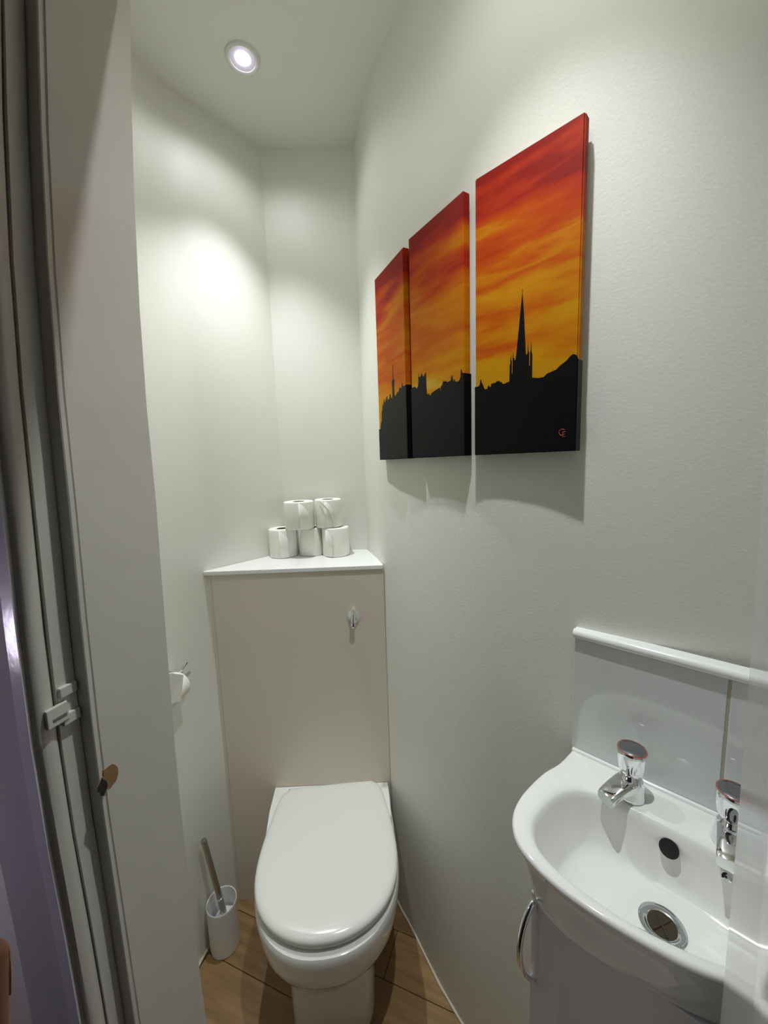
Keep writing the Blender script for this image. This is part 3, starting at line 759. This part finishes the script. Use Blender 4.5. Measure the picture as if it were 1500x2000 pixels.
skyR = [(0.0, .262), (0.045, .262), (0.055, .270), (0.060, .285), (0.070, .285), (0.078, .272), (0.085, .268), (0.11, .247), (0.14, .247), (0.15, .258), (0.163, .258), (0.165, .252), (0.18, .252), (0.185, .263), (0.235, .264), (0.24, .268), (0.275, .268), (0.28, .262), (0.30, .262), (0.305, .255), (0.325, .254), (0.36, .258), (0.378, .258),
        (0.380, .318), (0.385, .318), (0.387, .335), (0.392, .352), (0.396, .332), (0.400, .330), (0.401, .285), (0.408, .285), (0.409, .335), (0.413, .357), (0.418, .338), (0.425, .338), (0.428, .330), (0.438, .330), (0.440, .335),
        (0.452, .372), (0.478, .475), (0.492, .530), (0.4955, .545), (0.4960, .562), (0.4985, .562), (0.499, .545), (0.503, .530), (0.516, .475), (0.533, .372), (0.540, .340),
        (0.552, .340), (0.556, .350), (0.560, .378), (0.564, .350), (0.570, .345), (0.571, .300), (0.579, .300), (0.580, .345), (0.584, .352), (0.588, .380), (0.593, .345), (0.600, .335), (0.602, .258),
        (0.66, .253), (0.71, .253), (0.74, .262), (0.78, .266), (0.82, .270), (0.85, .280), (0.88, .286), (0.905, .292), (0.93, .302), (0.955, .308), (0.975, .306), (0.99, .300), (1.0, .290)]
skyM = [(0.0, .330), (0.05, .336), (0.10, .332), (0.105, .325), (0.13, .325), (0.15, .335), (0.158, .345), (0.160, .376), (0.163, .376), (0.170, .392), (0.175, .372), (0.20, .372), (0.235, .386), (0.245, .374), (0.275, .366), (0.285, .373), (0.30, .378), (0.318, .384), (0.322, .330), (0.330, .285), (0.36, .284), (0.375, .287), (0.385, .278), (0.41, .276), (0.42, .284), (0.52, .294), (0.585, .298), (0.600, .275), (0.602, .300), (0.625, .305), (0.65, .322), (0.67, .318), (0.70, .318), (0.72, .312), (0.78, .314), (0.79, .326), (0.80, .336), (0.81, .324), (0.825, .305), (0.845, .316), (0.855, .305), (0.89, .302), (0.925, .305), (0.945, .318), (0.950, .345), (0.962, .345), (0.968, .332), (1.0, .328)]
skyL = [(0.0, .175), (0.065, .178), (0.085, .21), (0.115, .216), (0.13, .272), (0.155, .278), (0.165, .295), (0.17, .318), (0.185, .296), (0.205, .305), (0.225, .335), (0.24, .338), (0.25, .315), (0.285, .318), (0.295, .335), (0.31, .320), (0.325, .342), (0.355, .345), (0.37, .322), (0.44, .328), (0.455, .352), (0.475, .35), (0.49, .328), (0.545, .326), (0.553, .385), (0.540, .390), (0.545, .415), (0.578, .418), (0.584, .492), (0.590, .492), (0.596, .418), (0.625, .415), (0.622, .390), (0.612, .382), (0.625, .328), (0.68, .332), (0.72, .345), (0.76, .342), (0.79, .360), (0.83, .362), (0.86, .350), (0.88, .385), (0.90, .362), (0.95, .360), (1.0, .364)]
stL = [(0.10, YEL), (0.27, YEL), (0.40, AMB), (0.55, ORG), (0.72, AMB), (0.82, ORG), (0.93, RED), (1.10, DRED)]
stM = [(0.15, PALE), (0.26, YEL), (0.36, AMB), (0.52, (0.45, 0.09, 0.002)), (0.66, AMB), (0.80, ORG), (0.91, RED), (1.08, DRED)]
stR = [(0.10, YEL), (0.36, YEL), (0.46, AMB), (0.56, ORG), (0.66, AMB), (0.74, ORG), (0.82, (0.43, 0.045, 0.003)), (0.92, RED), (1.08, DRED)]
canvas((-0.006, 1.114), (0.063, 0.958), 'leftmost canvas of the orange sunset triptych, castle silhouette with a flag pole', skyL, 3.1, stL)
canvas((0.0735, 0.9285), (0.165, 0.777), 'middle canvas of the orange sunset triptych, low rooftops with a square block', skyM, 7.7, stM, k=1.015)
canvas((0.1805, 0.751), (0.3095, 0.621), 'right canvas of the orange sunset triptych, tall black church spire', skyR, 12.4, stR, True, k=1.03)

# ------------------------------------------------------------------ fingertip of the person holding the camera
tip = Vector((-0.1261, 0.0973, 1.3329)); kn = Vector((-0.1200, 0.0815, 1.2794)); en = Vector((-0.1103, 0.0521, 1.2141))
per = empty('person', en, 'brown fingertip of the person holding the camera at the lower left edge', 'person')
fdir = (tip - kn).normalized()
fp_ = [tip + fdir*0.0070*math.sin(a) for a in (1.5, 1.25, 1.0, 0.75, 0.5, 0.25)] + spline([tip, tip.lerp(kn, 0.4), kn, kn.lerp(en, 0.5), en], 5)
rad = [0.0072*math.cos(a) for a in (1.5, 1.25, 1.0, 0.75, 0.5, 0.25)]
for i in range(len(fp_)-6):
    t_ = i/(len(fp_)-7)
    rad.append(0.0072*(1 + 0.14*t_ + 0.06*math.exp(-((t_-0.5)/0.10)**2)))
autosmooth(ch('finger', *tube(fp_, rad, 20), M_skin, per), 70)
nd = (kn - tip).normalized(); side = Vector((0.25, 0.95, 0.10)).normalized()
side = (side - nd*side.dot(nd)).normalized(); wd = nd.cross(side).normalized()
vs = []; fs = []
for i in range(7):
    for j in range(7):
        a = (j-3)/3*0.75; l = -0.0015 + 0.0115*i/6; rr_ = 0.0071 + 0.0005*min(1, i/3)
        vs.append(tip + nd*l + side*rr_*math.cos(a) + wd*rr_*math.sin(a))
for i in range(6):
    for j in range(6): fs.append((i*7+j, i*7+j+1, i*7+j+8, i*7+j+7))
o = ch('fingernail', vs, fs, M_nail, per, True); m_ = o.modifiers.new('thick', 'SOLIDIFY'); m_.thickness = 0.0006
